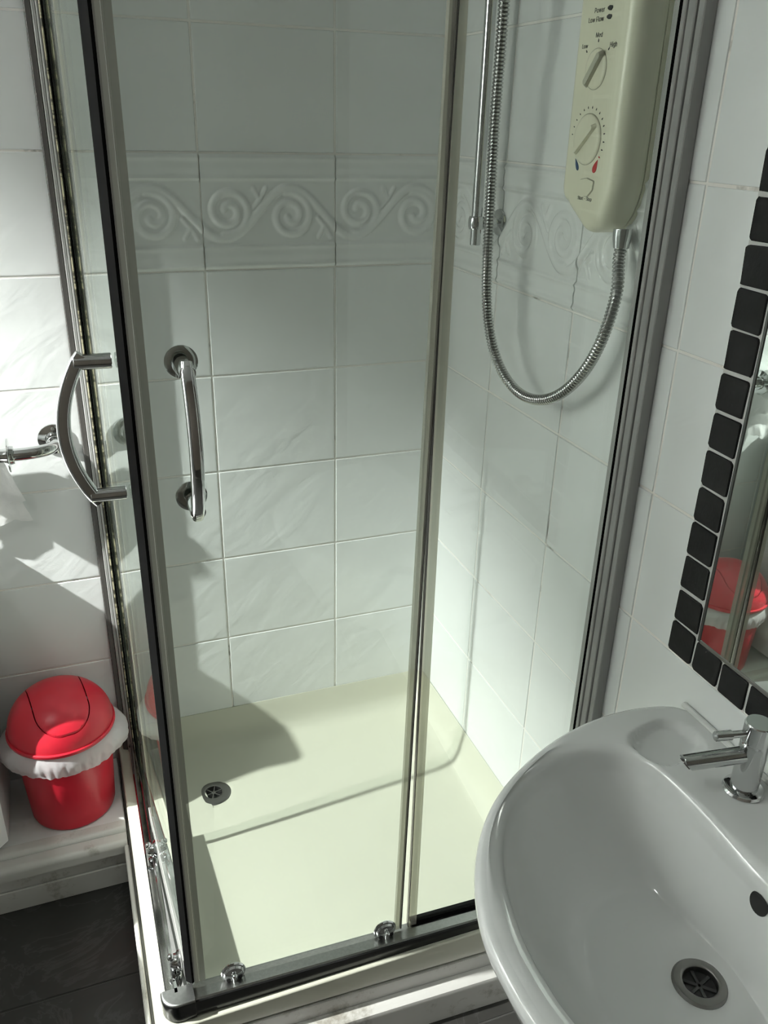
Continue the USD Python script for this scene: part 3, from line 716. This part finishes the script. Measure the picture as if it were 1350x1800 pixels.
# ================================================================== MIRROR AND MOSAIC SURROUND
MY0, MY1, MZ0, MZ1 = -1.450, -0.892, 0.8445, 1.78
mir = thing('wall_mirror', 'rectangular wall mirror framed by black slate mosaic, reflecting the bin', 'mirror', loc=(-0.006, -1.17, MZ0))
part(mir, 'mirror_pane', box(-0.0105, -0.0065, MY0, MY1, MZ0, MZ1), 'mirror_glass', smooth=False)
for nm, (a, b, c, d) in (('edge_strip', (MY1, MY1 + .0048, MZ0 - .004, MZ1)), ('edge_strip', (MY0 - .0048, MY0, MZ0 - .004, MZ1)), ('edge_strip', (MY0, MY1, MZ0 - .0052, MZ0)), ('edge_strip', (MY0, MY1, MZ1, MZ1 + .004))):
    part(mir, nm, rbox(-0.0118, -0.0046, a, b, c, d, .0008), 'mirror_edge' if d - c > .1 else 'steel_dull', smooth=False)
sur = thing('mosaic_surround', 'border of black slate mosaic tiles around the wall mirror', 'mosaic border', loc=(-0.004, -1.17, 0.79))
OY1, OZ0 = -0.834, 0.794
def grout_bar(a, b, c, d): return box(-0.0072, -0.0045, a, b, c, d)
part(sur, 'grout_bed', trimesh.util.concatenate([grout_bar(MY1 + .0048, OY1 - .001, OZ0 + .001, MZ1 + .05), grout_bar(MY0 - .055, MY0 - .0048, OZ0 + .001, MZ1 + .05), grout_bar(MY0 - .0048, MY1 + .0048, OZ0 + .001, MZ0 - .0052), grout_bar(MY0 - .0048, MY1 + .0048, MZ1 + .004, MZ1 + .05)]), 'mosaic_grout', smooth=False)
def mosaic(yc, zc, w, h):
    P = rrect(w, h, 0.004, 3) + nrng.normal(0, 0.00055, (12, 2))
    poly = Polygon(P); V = []
    rings_ = [(0, 0.0), (0, 0.0040), (0.0010, 0.0052)]
    n = 12; c = P.mean(0)
    for ins, d in rings_:
        q = c + (P - c) * (1 - ins / (0.5 * w)); V += [(-0.0045 - d + 0.0, yc - x, zc + z) for x, z in q]
    V += [(-0.0045 - 0.0053, yc, zc), (-0.0045, yc, zc)]; F = []
    for k in range(2):
        for j in range(n): a, b, e_, f_ = k * n + j, k * n + (j + 1) % n, (k + 1) * n + (j + 1) % n, (k + 1) * n + j; F += [(a, b, e_), (a, e_, f_)]
    for j in range(n): F += [(2 * n + j, 2 * n + (j + 1) % n, 3 * n), ((j + 1) % n, j, 3 * n + 1)]
    m = trimesh.Trimesh(np.array(V), np.array(F), process=False); m.fix_normals()
    part(sur, 'mosaic_tile', m, 'slate_mosaic', smooth=False)
PITCH = 0.0494
for yc in (-0.8585, MY0 - 0.0305):
    for k in range(20):
        mosaic(yc + rng.uniform(-.0008, .0008), 0.8185 + k * PITCH + rng.uniform(-.0008, .0008), 0.0465, 0.0452 + rng.uniform(-.001, .001))
nb = int((0.8585 - 0.0245 - (-MY0)) / -PITCH)
y = -0.8585 - 0.0497
while y > MY0 - 0.005:
    mosaic(y, 0.8165 + rng.uniform(-.0008, .0008), 0.0455 + rng.uniform(-.001, .001), 0.0425)
    mosaic(y, MZ1 + .027, 0.0455, 0.0425)
    y -= 0.0492

# ================================================================== WASH BASIN
ZR = 0.734
bas = thing('wash_basin', 'white ceramic wash basin with moulded soap dish on the right wall', 'basin', loc=(-0.2, -1.17, 0.5))
YC = -1.168
half = [(-0.432, 0.0), (-0.430, 0.045), (-0.423, 0.075), (-0.406, 0.118), (-0.383, 0.158), (-0.333, 0.214), (-0.261, 0.261), (-0.175, 0.294), (-0.110, 0.304), (-0.060, 0.301), (-0.030, 0.294), (-0.0045, 0.286)]
inn = [(-0.394, 0.0), (-0.392, 0.040), (-0.386, 0.070), (-0.377, 0.106), (-0.360, 0.147), (-0.324, 0.199), (-0.272, 0.236), (-0.225, 0.250), (-0.180, 0.249), (-0.150, 0.240), (-0.130, 0.222), (-0.121, 0.192), (-0.117, 0.150), (-0.116, 0.0)]
def smooth_poly(h, closed_back):
    from scipy.interpolate import PchipInterpolator
    H = np.array(h); t = np.concatenate([[0], np.cumsum(np.linalg.norm(np.diff(H, axis=0), axis=1))])
    H2 = np.vstack([H[3:0:-1] * [1, -1], H]); t2 = np.concatenate([-t[3:0:-1], t])
    from scipy.interpolate import make_interp_spline
    sp_ = make_interp_spline(t2, H2, k=3); q = np.linspace(0, t[-1], 160); G = sp_(q)
    P = [(x, YC + y) for x, y in G] + [(x, YC - y) for x, y in G[::-1] if y > 1e-6]
    return Polygon(P).buffer(0)
def ringpoly(poly, c, n, phase=0.0): return ring_by_angle(poly, c, n)
cB = (-0.173, YC + 0.011)
NA = 288
def smooth_ring(R, k):
    for _ in range(k): R = (np.roll(R, 1, 0) + 2 * R + np.roll(R, -1, 0)) / 4
    return R
Opoly = smooth_poly(half, True)
O = ring_by_angle(Opoly.buffer(0.004).buffer(-0.004).intersection(Polygon([(-1, -3), (-0.0045, -3), (-0.0045, 3), (-1, 3)])), cB, NA)
Om = O.copy(); Om = smooth_ring(Om, 10); Om[:, 0] = np.minimum(Om[:, 0], -0.0045)
I = smooth_ring(ring_by_angle(smooth_poly(inn, True), cB, NA), 8)
ang = np.arange(NA) * 2 * PI / NA
C = np.array(cB)
rings = []
def R3(xy, z): rings.append(np.column_stack([xy, np.full(len(xy), z) if np.ndim(z) == 0 else z]))
ZD = 0.5950
D0 = C + 0.024 * np.column_stack([np.cos(ang), np.sin(ang)])
# underside (start) -> outer edge -> rim -> bowl -> drain
cen = np.array([-0.16, YC])
back_keep = lambda P: np.column_stack([np.minimum(P[:, 0], -0.0045), P[:, 1]])
for s, z in ((0.35, 0.540), (0.55, 0.546), (0.72, 0.570), (0.85, 0.630), (0.93, 0.672), (0.975, 0.703), (0.995, 0.716)):
    Q = cen + (Om - cen) * s
    w = np.clip((Om[:, 0] + 0.06) / 0.05, 0, 1)      # stays against the wall at the back
    Q[:, 0] = Q[:, 0] * (1 - w) + Om[:, 0] * w
    R3(Q, z)
def inset(P, d):
    t = np.roll(P, -1, 0) - np.roll(P, 1, 0); nrm = np.column_stack([t[:, 1], -t[:, 0]]); nrm /= np.linalg.norm(nrm, axis=1, keepdims=True)
    if ((P - C) * nrm).sum(1).mean() < 0: nrm = -nrm
    w = 1 - np.clip((P[:, 0] + 0.012) / 0.007, 0, 1)
    return P - nrm * d * w[:, None]
R3(Om, 0.722)
R3(inset(Om, .0008), 0.7275)
R3(inset(Om, .003), 0.7318)
R3(inset(Om, .007), 0.7342)
A = inset(Om, .012); Bn = I + (I - C) * (0.012 / np.linalg.norm(I - C, axis=1))[:, None]
def dish(P, z):
    out = z
    for s in (1,):
        c = np.array([-0.079, YC + s * 0.228]); d = P - c
        a = 0.25
        u = d[:, 0] * math.cos(a) + d[:, 1] * math.sin(a); v = -d[:, 0] * math.sin(a) + d[:, 1] * math.cos(a)
        q = ((np.abs(u) / 0.047) ** 2.6 + (np.abs(v) / 0.037) ** 2.6) ** (1 / 2.6)
        out = out - 0.0105 * np.clip((1.0 - q) / 0.16, 0, 1) ** 1.0 * (3 - 2 * np.clip((1.0 - q) / 0.16, 0, 1)) * np.clip((1.0 - q) / 0.16, 0, 1)
    return out
for t in np.linspace(0, 1, 34):
    P = A * (1 - t) + Bn * t
    R3(P, dish(P, 0.7345 + 0.0008 * np.sin(PI * t) - 0.0010 * t))
for d, dz in ((0.008, 0.0015), (0.004, 0.0032), (0.001, 0.0062), (-0.0015, 0.0105), (-0.0035, 0.0165)):
    P = I + (I - C) * (d / np.linalg.norm(I - C, axis=1))[:, None]
    R3(P, dish(P, 0.7335) - dz)
for s in np.concatenate([np.linspace(0.97, 0.3, 40), np.linspace(0.26, 0.0, 8)]):
    P = D0 + (smooth_ring(I, int(30 + 900 * (1 - s))) * (1 - s) + I * s - D0) * s if s < 0.9 else D0 + (I - D0) * s
    zc = ZD + 0.004 * np.clip(s / 0.1, 0, 1) + (0.716 - ZD - 0.004) * (0.10 * s + 0.90 * (max(0.0, (s - 0.50) / 0.50)) ** 1.5)
    R3(P, zc)
R3(C + 0.0235 * np.column_stack([np.cos(ang), np.sin(ang)]), ZD - 0.006)
n = NA; V = np.vstack(rings); F = []
for k in range(len(rings) - 1):
    j = np.arange(n); a, b, c_, d = k * n + j, k * n + (j + 1) % n, (k + 1) * n + (j + 1) % n, (k + 1) * n + j
    F += [np.stack([a, b, c_], 1), np.stack([a, c_, d], 1)]
V = np.vstack([V, [[C[0], C[1], ZD - 0.006], [cen[0], cen[1], 0.536]]]); j = np.arange(n); l = (len(rings) - 1) * n
F += [np.stack([l + j, l + (j + 1) % n, np.full(n, len(V) - 2)], 1), np.stack([(j + 1) % n, j, np.full(n, len(V) - 1)], 1)]
bm = trimesh.Trimesh(V, np.vstack(F), process=False); bm.fix_normals()
part(bas, 'bowl', bm, 'ceramic', smooth=75)
wc = np.array([C[0], C[1], ZD])
w_ = part(bas, 'waste', lathe([(0.0185, -.010), (0.0185, .0035), (0.0195, .0050), (0.022, .0060), (0.028, .0050), (0.0305, .0022), (0.0305, .0005), (0.0185, -.010)], 48, wc), 'steel_dull', label='dull metal waste ring with dark opening')
part(w_, 'waste_well', lathe([(0, -.0035), (0.0186, -.0035), (0.0186, -.0045), (0, -.0045)], 32, wc), 'dark_hole')
for k in range(3):
    a = k * PI / 3 + 0.3; d = np.array([math.cos(a), math.sin(a), 0])
    part(w_, 'waste_bar', sweep([wc - d * 0.018 + [0, 0, -.0025], wc + d * 0.018 + [0, 0, -.0025]], rrect(0.004, 0.002, 0.0006, 3)), 'print_dark')
_c = np.array([-0.122, -1.157, 0.700])
_near = bm.triangles_center[np.argmin(np.linalg.norm(bm.triangles_center - _c, axis=1))]
_fs = np.nonzero(np.linalg.norm(bm.triangles_center - _near, axis=1) < 0.028)[0]
_sub = bm.submesh([_fs], append=True)
for _ in range(3): _sub = _sub.subdivide()
_sub.merge_vertices()
_q = (_sub.triangles_center - _near)
_sel = np.nonzero((_q[:, 1] / 0.0125) ** 2 + ((_q[:, 2]) / 0.0135) ** 2 < 1)[0]
_nrm = _sub.vertex_normals if (_sub.vertex_normals[:, 0].mean() < 0) else -_sub.vertex_normals
_ov = trimesh.Trimesh(_sub.vertices + 0.0005 * _nrm, _sub.faces[_sel], process=False); _ov.remove_unreferenced_vertices()
part(bas, 'overflow', _ov, 'dark_hole', smooth=True, label='dark oval overflow hole')
part(bas, 'sealant_bead', sweep([(-0.0085, YC - 0.283, ZR + .001), (-0.0085, YC + 0.283, ZR + .001)], circ(0.0045, 10)), 'sealant')

# --- pillar tap
tx, ty = -0.0475, -1.0425
tap = thing('basin_tap', 'chrome pillar tap with lever handle at the back of the basin', 'tap', loc=(tx, ty, ZR))
part(tap, 'base_flange', lathe([(0, 0), (0.0235, 0), (0.0240, .0015), (0.0225, .0045), (0.0185, .0065), (0, .0065)], 48, (tx, ty, ZR + .0012)), 'chrome')
part(tap, 'body', lathe([(0, .006), (0.0160, .006), (0.0162, .070), (0.0162, .072), (0.0155, .0735), (0.0155, .075), (0.0163, .0765), (0.0163, .098), (0.0150, .1005), (0, .1005)], 48, (tx, ty, ZR)), 'chrome')
sp = np.array([-0.985, 0.17, 0.0]); sp /= np.linalg.norm(sp)
b0 = np.array([tx, ty, ZR + .056]); b1 = b0 + sp * 0.088 + np.array([0, 0, -.003])
spout = cyl(b0, b1, 0.0104, 0.0098, n=36)
# slanted cut at the mouth
cutn = sp * 0.75 + np.array([0, 0, -0.66])
spout = spout.slice_plane(b0 + (b1 - b0) * 0.955, -cutn, cap=True, engine='earcut') if hasattr(spout, 'slice_plane') else spout
part(tap, 'spout', spout, 'chrome')
part(tap, 'mouth_rim', lathe([(0.006, 0), (0.0078, 0), (0.0078, .0012), (0.006, .0012), (0.006, 0)], 30, b0 + (b1 - b0) * 0.955 + np.array([0, 0, -.0005]), cutn), 'dark_metal')
l0 = np.array([tx, ty, ZR + .0865]); l1 = l0 + sp * 0.054 + np.array([0, 0, .001])
part(tap, 'lever', trimesh.util.concatenate([cyl(l0, l0 + (l1 - l0) * 0.66, 0.0042), cyl(l0 + (l1 - l0) * 0.62, l1, 0.0058, 0.0058)]), 'chrome')

# ================================================================== WASTE BIN
bx, by = -0.8435, -0.118
bn = thing('waste_bin', 'red plastic swing-lid waste bin standing on the white ledge', 'bin', loc=(bx, by, LZ))
RZ = 0.334
part(bn, 'body', lathe([(0, LZ + .0005), (0.078, LZ + .0005), (0.0815, LZ + .003), (0.083, LZ + .008), (0.0945, RZ - .012), (0.0960, RZ - .010), (0.0925, RZ - .010), (0.081, LZ + .01), (0, LZ + .008)], 72, (bx, by, 0)), 'red_plastic', smooth=40)
def dome_prof(off):
    pts = []
    for a in np.linspace(0, PI / 2, 26): pts.append(((0.1000 - off) * math.cos(a) ** 0.96, RZ + 0.004 + (0.085 - off) * math.sin(a)))
    return pts
outer = [(0.1000, RZ + .002)] + dome_prof(0)
outer[-1] = (0, outer[-1][1]); inner = dome_prof(0.0026)[::-1]; inner[0] = (0, inner[0][1])
shell = manif(lathe(outer + inner + [(0.0974, RZ + .002), (0.1000, RZ + .002)], 120, (bx, by, 0)))
fa = math.radians(10)           # flap runs along this direction (towards the room, turned a little)
def flap_poly(g):
    w, front, rear, r = 0.0495 + g, 0.0915 + g, 0.062, 0.044 + g
    p = Polygon([(-w, rear), (w, rear), (w, -front), (-w, -front)]).buffer(-r).buffer(r, quad_segs=10)
    p = p.union(Polygon([(-w, rear), (w, rear), (w, 0), (-w, 0)]))
    from shapely import affinity
    return affinity.translate(affinity.rotate(p, math.degrees(fa), origin=(0, 0)), bx, by)
def prism(p): return manif(xform(extrude(p, 0.3), np.eye(3), (0, 0, RZ + 0.012)))
flap = shell ^ prism(flap_poly(0.0)); lid = shell - prism(flap_poly(0.0019))
ring_ = lathe([(0.0965, RZ - .006), (0.1025, RZ - .006), (0.1040, RZ - .003), (0.1040, RZ + .001), (0.1025, RZ + .0028), (0.0965, RZ + .0026), (0.0965, RZ - .006)], 96, (bx, by, 0))
part(bn, 'lid', lid, 'red_plastic', smooth=30)
part(bn, 'lid_rim', ring_, 'red_plastic', smooth=30)
part(bn, 'swing_flap', flap, 'red_plastic', smooth=30)
# liner: white bag folded over the rim below the lid
n1, n2 = 200, 16
LV = []
for j in range(n2):
    t = j / (n2 - 1)
    for i in range(n1):
        a = 2 * PI * i / n1
        fr = 0.5 - 0.5 * math.sin(a)                      # 1 towards the room
        side = abs(math.cos(a)) ** 4
        ca, sa = math.cos(a), math.sin(a)
        n_lo = meshkit.fbm(np.array([[ca * 2.2, sa * 2.2, t * 0.7 + 3]]), 3, 5)[0] - 0.5
        n_hi = meshkit.fbm(np.array([[ca * 14, sa * 14, t * 1.4]]), 3, 9)[0] - 0.5
        n_ed = meshkit.fbm(np.array([[ca * 5, sa * 5, 0.5]]), 3, 21)[0] - 0.5
        length = 0.034 + 0.014 * fr + 0.012 * side + 0.016 * n_ed
        r = 0.0990 + (0.004 + 0.023 * side + 0.003 * fr) * math.sin(PI * min(1, t * 1.15) * 0.60) - 0.006 * fr * t * t + (0.010 * n_lo + 0.013 * n_hi) * (0.15 + t) * (1 - 0.35 * fr)
        r = max(r, 0.0975 - 0.004 * t)
        z = RZ - 0.0075 - length * t + 0.014 * side * t
        LV.append((bx + r * math.cos(a), by + r * math.sin(a), z))
LV = np.array(LV); LV[:, 1] = np.minimum(LV[:, 1], -0.0075); LF = []
for j in range(n2 - 1):
    for i in range(n1):
        a, b, c_, d = j * n1 + i, j * n1 + (i + 1) % n1, (j + 1) * n1 + (i + 1) % n1, (j + 1) * n1 + i
        LF += [(a, b, c_), (a, c_, d)]
lin = thing('bin_liner', 'crinkled white plastic liner folded over the rim of the red bin', 'bin liner', loc=(bx, by, RZ - .05))
part(lin, 'plastic_cuff', trimesh.Trimesh(LV, np.array(LF), process=False), 'liner_plastic', smooth=True)

# ================================================================== TOILET ROLL HOLDER AND ROLL
th = thing('toilet_roll_holder', 'chrome toilet roll holder with round rosette on the left wall tiles', 'toilet roll holder', loc=(-0.781, -0.004, 0.895))
part(th, 'rosette', lathe([(0, 0), (0.0285, 0), (0.0295, .001), (0.0285, .0035), (0.022, .0055), (0.016, .0065), (0.0145, .012), (0.0125, .0135), (0, .0135)], 48, (-0.781, -0.0045, 0.894), (0, -1, 0)), 'chrome')
part(th, 'screw', lathe([(0, 0), (0.0035, 0), (0.003, .0012), (0, .0016)], 20, (-0.781, -0.0095, 0.9145), (0, -1, 0)), 'steel_dull')
arm = [(-0.781, -0.014, 0.894), (-0.781, -0.028, 0.8935), (-0.7835, -0.042, 0.8925), (-0.793, -0.053, 0.8915), (-0.808, -0.058, 0.8905), (-0.845, -0.060, 0.8895), (-1.0, -0.060, 0.8895)]
Pa, _ = spline(arm, 70)
part(th, 'arm', sweep(Pa, circ(0.0112, 24)), 'chrome')
part(th, 'stop_disc', lathe([(0.0, 0), (0.0155, 0), (0.0165, .002), (0.0170, .006), (0.0295, .0075), (0.0305, .0085), (0.0300, .0100), (0.0140, .0115), (0.0125, .018), (0.0125, .028), (0, .028)], 44, (-0.850, -0.060, 0.8895), (-1, 0, 0)), 'chrome')
tr_ = thing('toilet_roll', 'white toilet paper roll on the chrome holder with a loose torn end', 'toilet roll', loc=(-0.935, -0.07, 0.8955))
part(tr_, 'roll', lathe([(0.020, 0), (0.034, 0), (0.036, .0015), (0.036, .0985), (0.034, .1), (0.020, .1), (0.020, 0)], 72, (-0.884, -0.060, 0.8820), (-1, 0, 0)), 'tissue')
# loose sheet hanging down behind the roll
def sheet(x_right, drop_, y0, spread, seed, ztop):
    nu, nv = 34, 34; SV, SF = [], []
    for i in range(nu):
        for j in range(nv):
            u, v = i / (nu - 1), j / (nv - 1)
            w = meshkit.fbm(np.array([[u * 5 + seed, v * 4, seed * 1.7]]), 3, seed)[0] - 0.5
            tear = 0.010 * math.sin(6 * u + seed) + 0.014 * (meshkit.fbm(np.array([[u * 9, 0.3, seed]]), 3, seed)[0] - 0.5)
            SV.append((x_right - 0.10 * u + spread * v * (1 - u) + 0.004 * w, min(y0 + 0.014 * w * v, -0.0075), ztop - (drop_ + tear - 0.012 * (1 - u) ** 6) * v))
    for i in range(nu - 1):
        for j in range(nv - 1):
            a, b, c_, d = i * nv + j, (i + 1) * nv + j, (i + 1) * nv + j + 1, i * nv + j + 1; SF += [(a, b, c_), (a, c_, d)]
    return trimesh.Trimesh(np.array(SV), np.array(SF), process=False)
part(tr_, 'loose_sheet', sheet(-0.880, 0.150, -0.026, 0.040, 3, 0.882), 'tissue', smooth=True)
part(tr_, 'loose_sheet', sheet(-0.876, 0.100, -0.034, 0.030, 8, 0.886), 'tissue', smooth=True)

# ================================================================== TOILET (mostly outside the frame)
toi = thing('toilet', 'white ceramic toilet pan at the left edge beside the ledge', 'toilet', loc=(-1.128, -0.42, 0))
def oval(cx, cy, rx, ryf, ryb, n=64):
    a = np.arange(n) * 2 * PI / n
    return np.column_stack([cx + rx * np.cos(a), cy + np.where(np.sin(a) < 0, ryf, ryb) * np.sin(a)])
lev = [(0.0, .105, .20, .13), (0.02, .105, .20, .13), (0.15, .095, .17, .13), (0.25, .12, .20, .14), (0.33, .165, .25, .16), (0.375, .180, .27, .17), (0.392, .180, .27, .17), (0.398, .172, .262, .165)]
V = []; F = []
for z, rx, rf, rb in lev: V += [(x, y, z) for x, y in oval(-1.140, -0.56, rx, rf, rb)]
for z, s in ((0.396, .75), (0.33, .68), (0.25, .45)): V += [(x, y, z) for x, y in oval(-1.140, -0.56, .172 * s, .262 * s, .165 * s)]
m_ = 64; K = len(lev) + 3
for k in range(K - 1):
    for j in range(m_):
        a, b, c_, d = k * m_ + j, k * m_ + (j + 1) % m_, (k + 1) * m_ + (j + 1) % m_, (k + 1) * m_ + j; F += [(a, b, c_), (a, c_, d)]
V += [(-1.140, -0.56, 0.24), (-1.140, -0.56, 0.0)]
for j in range(m_): F += [((K - 1) * m_ + j, (K - 1) * m_ + (j + 1) % m_, len(V) - 2), ((j + 1) % m_, j, len(V) - 1)]
pm = trimesh.Trimesh(np.array(V), np.array(F), process=False); pm.fix_normals()
part(toi, 'pan', pm, 'toilet_ceramic', smooth=50)
part(toi, 'cistern', rbox(-1.300, -0.968, -0.222, -0.012, 0.128, 0.720, 0.016), 'toilet_ceramic')
part(toi, 'cistern_lid', rbox(-1.306, -0.962, -0.228, -0.010, 0.7205, 0.745, 0.007), 'toilet_ceramic')
part(toi, 'link', rbox(-1.30, -0.964, -0.46, -0.2285, 0.27, 0.432, 0.02), 'toilet_ceramic')

# ================================================================== LAMPS
wlamp = thing('wall_lamp', 'small metal wall lamp with open tubular shade on the left wall', 'lamp', loc=(ROOM_X0, LAMP[1], LAMP[2]))
SR, SH = 0.140, 0.0915
tilt = math.radians(LAMP_TILT); sax = np.array([0, -math.sin(tilt), math.cos(tilt)])
part(wlamp, 'shade', lathe([(SR, -SH), (SR + .0015, -SH), (SR + .0015, SH - .0015), (SR * .5, SH + .02), (0, SH + .022), (0, SH + .0205), (SR * .5, SH + .0185), (SR, SH - .002), (SR, -SH)], 72, LAMP, sax), 'lamp_shade_metal', smooth=30)
part(wlamp, 'wall_plate', rbox(ROOM_X0, ROOM_X0 + .012, LAMP[1] - .03, LAMP[1] + .03, LAMP[2] - .03, LAMP[2] + .03, .003), 'chrome')
part(wlamp, 'arm', cyl((ROOM_X0 + .010, LAMP[1], LAMP[2]), (LAMP[0] - SR, LAMP[1], LAMP[2]), 0.006), 'chrome')
sl = UsdLux.SphereLight.Define(stage, wlamp.path + '/bulb')
sl.CreateRadiusAttr(0.0180); sl.CreateIntensityAttr(LAMP_RADIANCE); sl.CreateColorAttr(Gf.Vec3f(*LAMP_COLOR))
sl.AddTranslateOp().Set(Gf.Vec3d(*map(float, LAMP - wlamp.loc)))
CL = (-1.55, -1.15, ROOM_Z1)
cl = thing('ceiling_light', 'round frosted ceiling light above the left side of the bathroom', 'ceiling light', loc=CL)
part(cl, 'base_ring', lathe([(0.10, -.03), (0.13, -.03), (0.135, -.001), (0.10, -.001), (0.10, -.03)], 48, CL), 'chrome')
part(cl, 'diffuser', lathe([(0, -.045), (0.06, -.042), (0.098, -.030), (0.098, -.004), (0, -.004)], 48, CL), 'lit_diffuser', smooth=40)
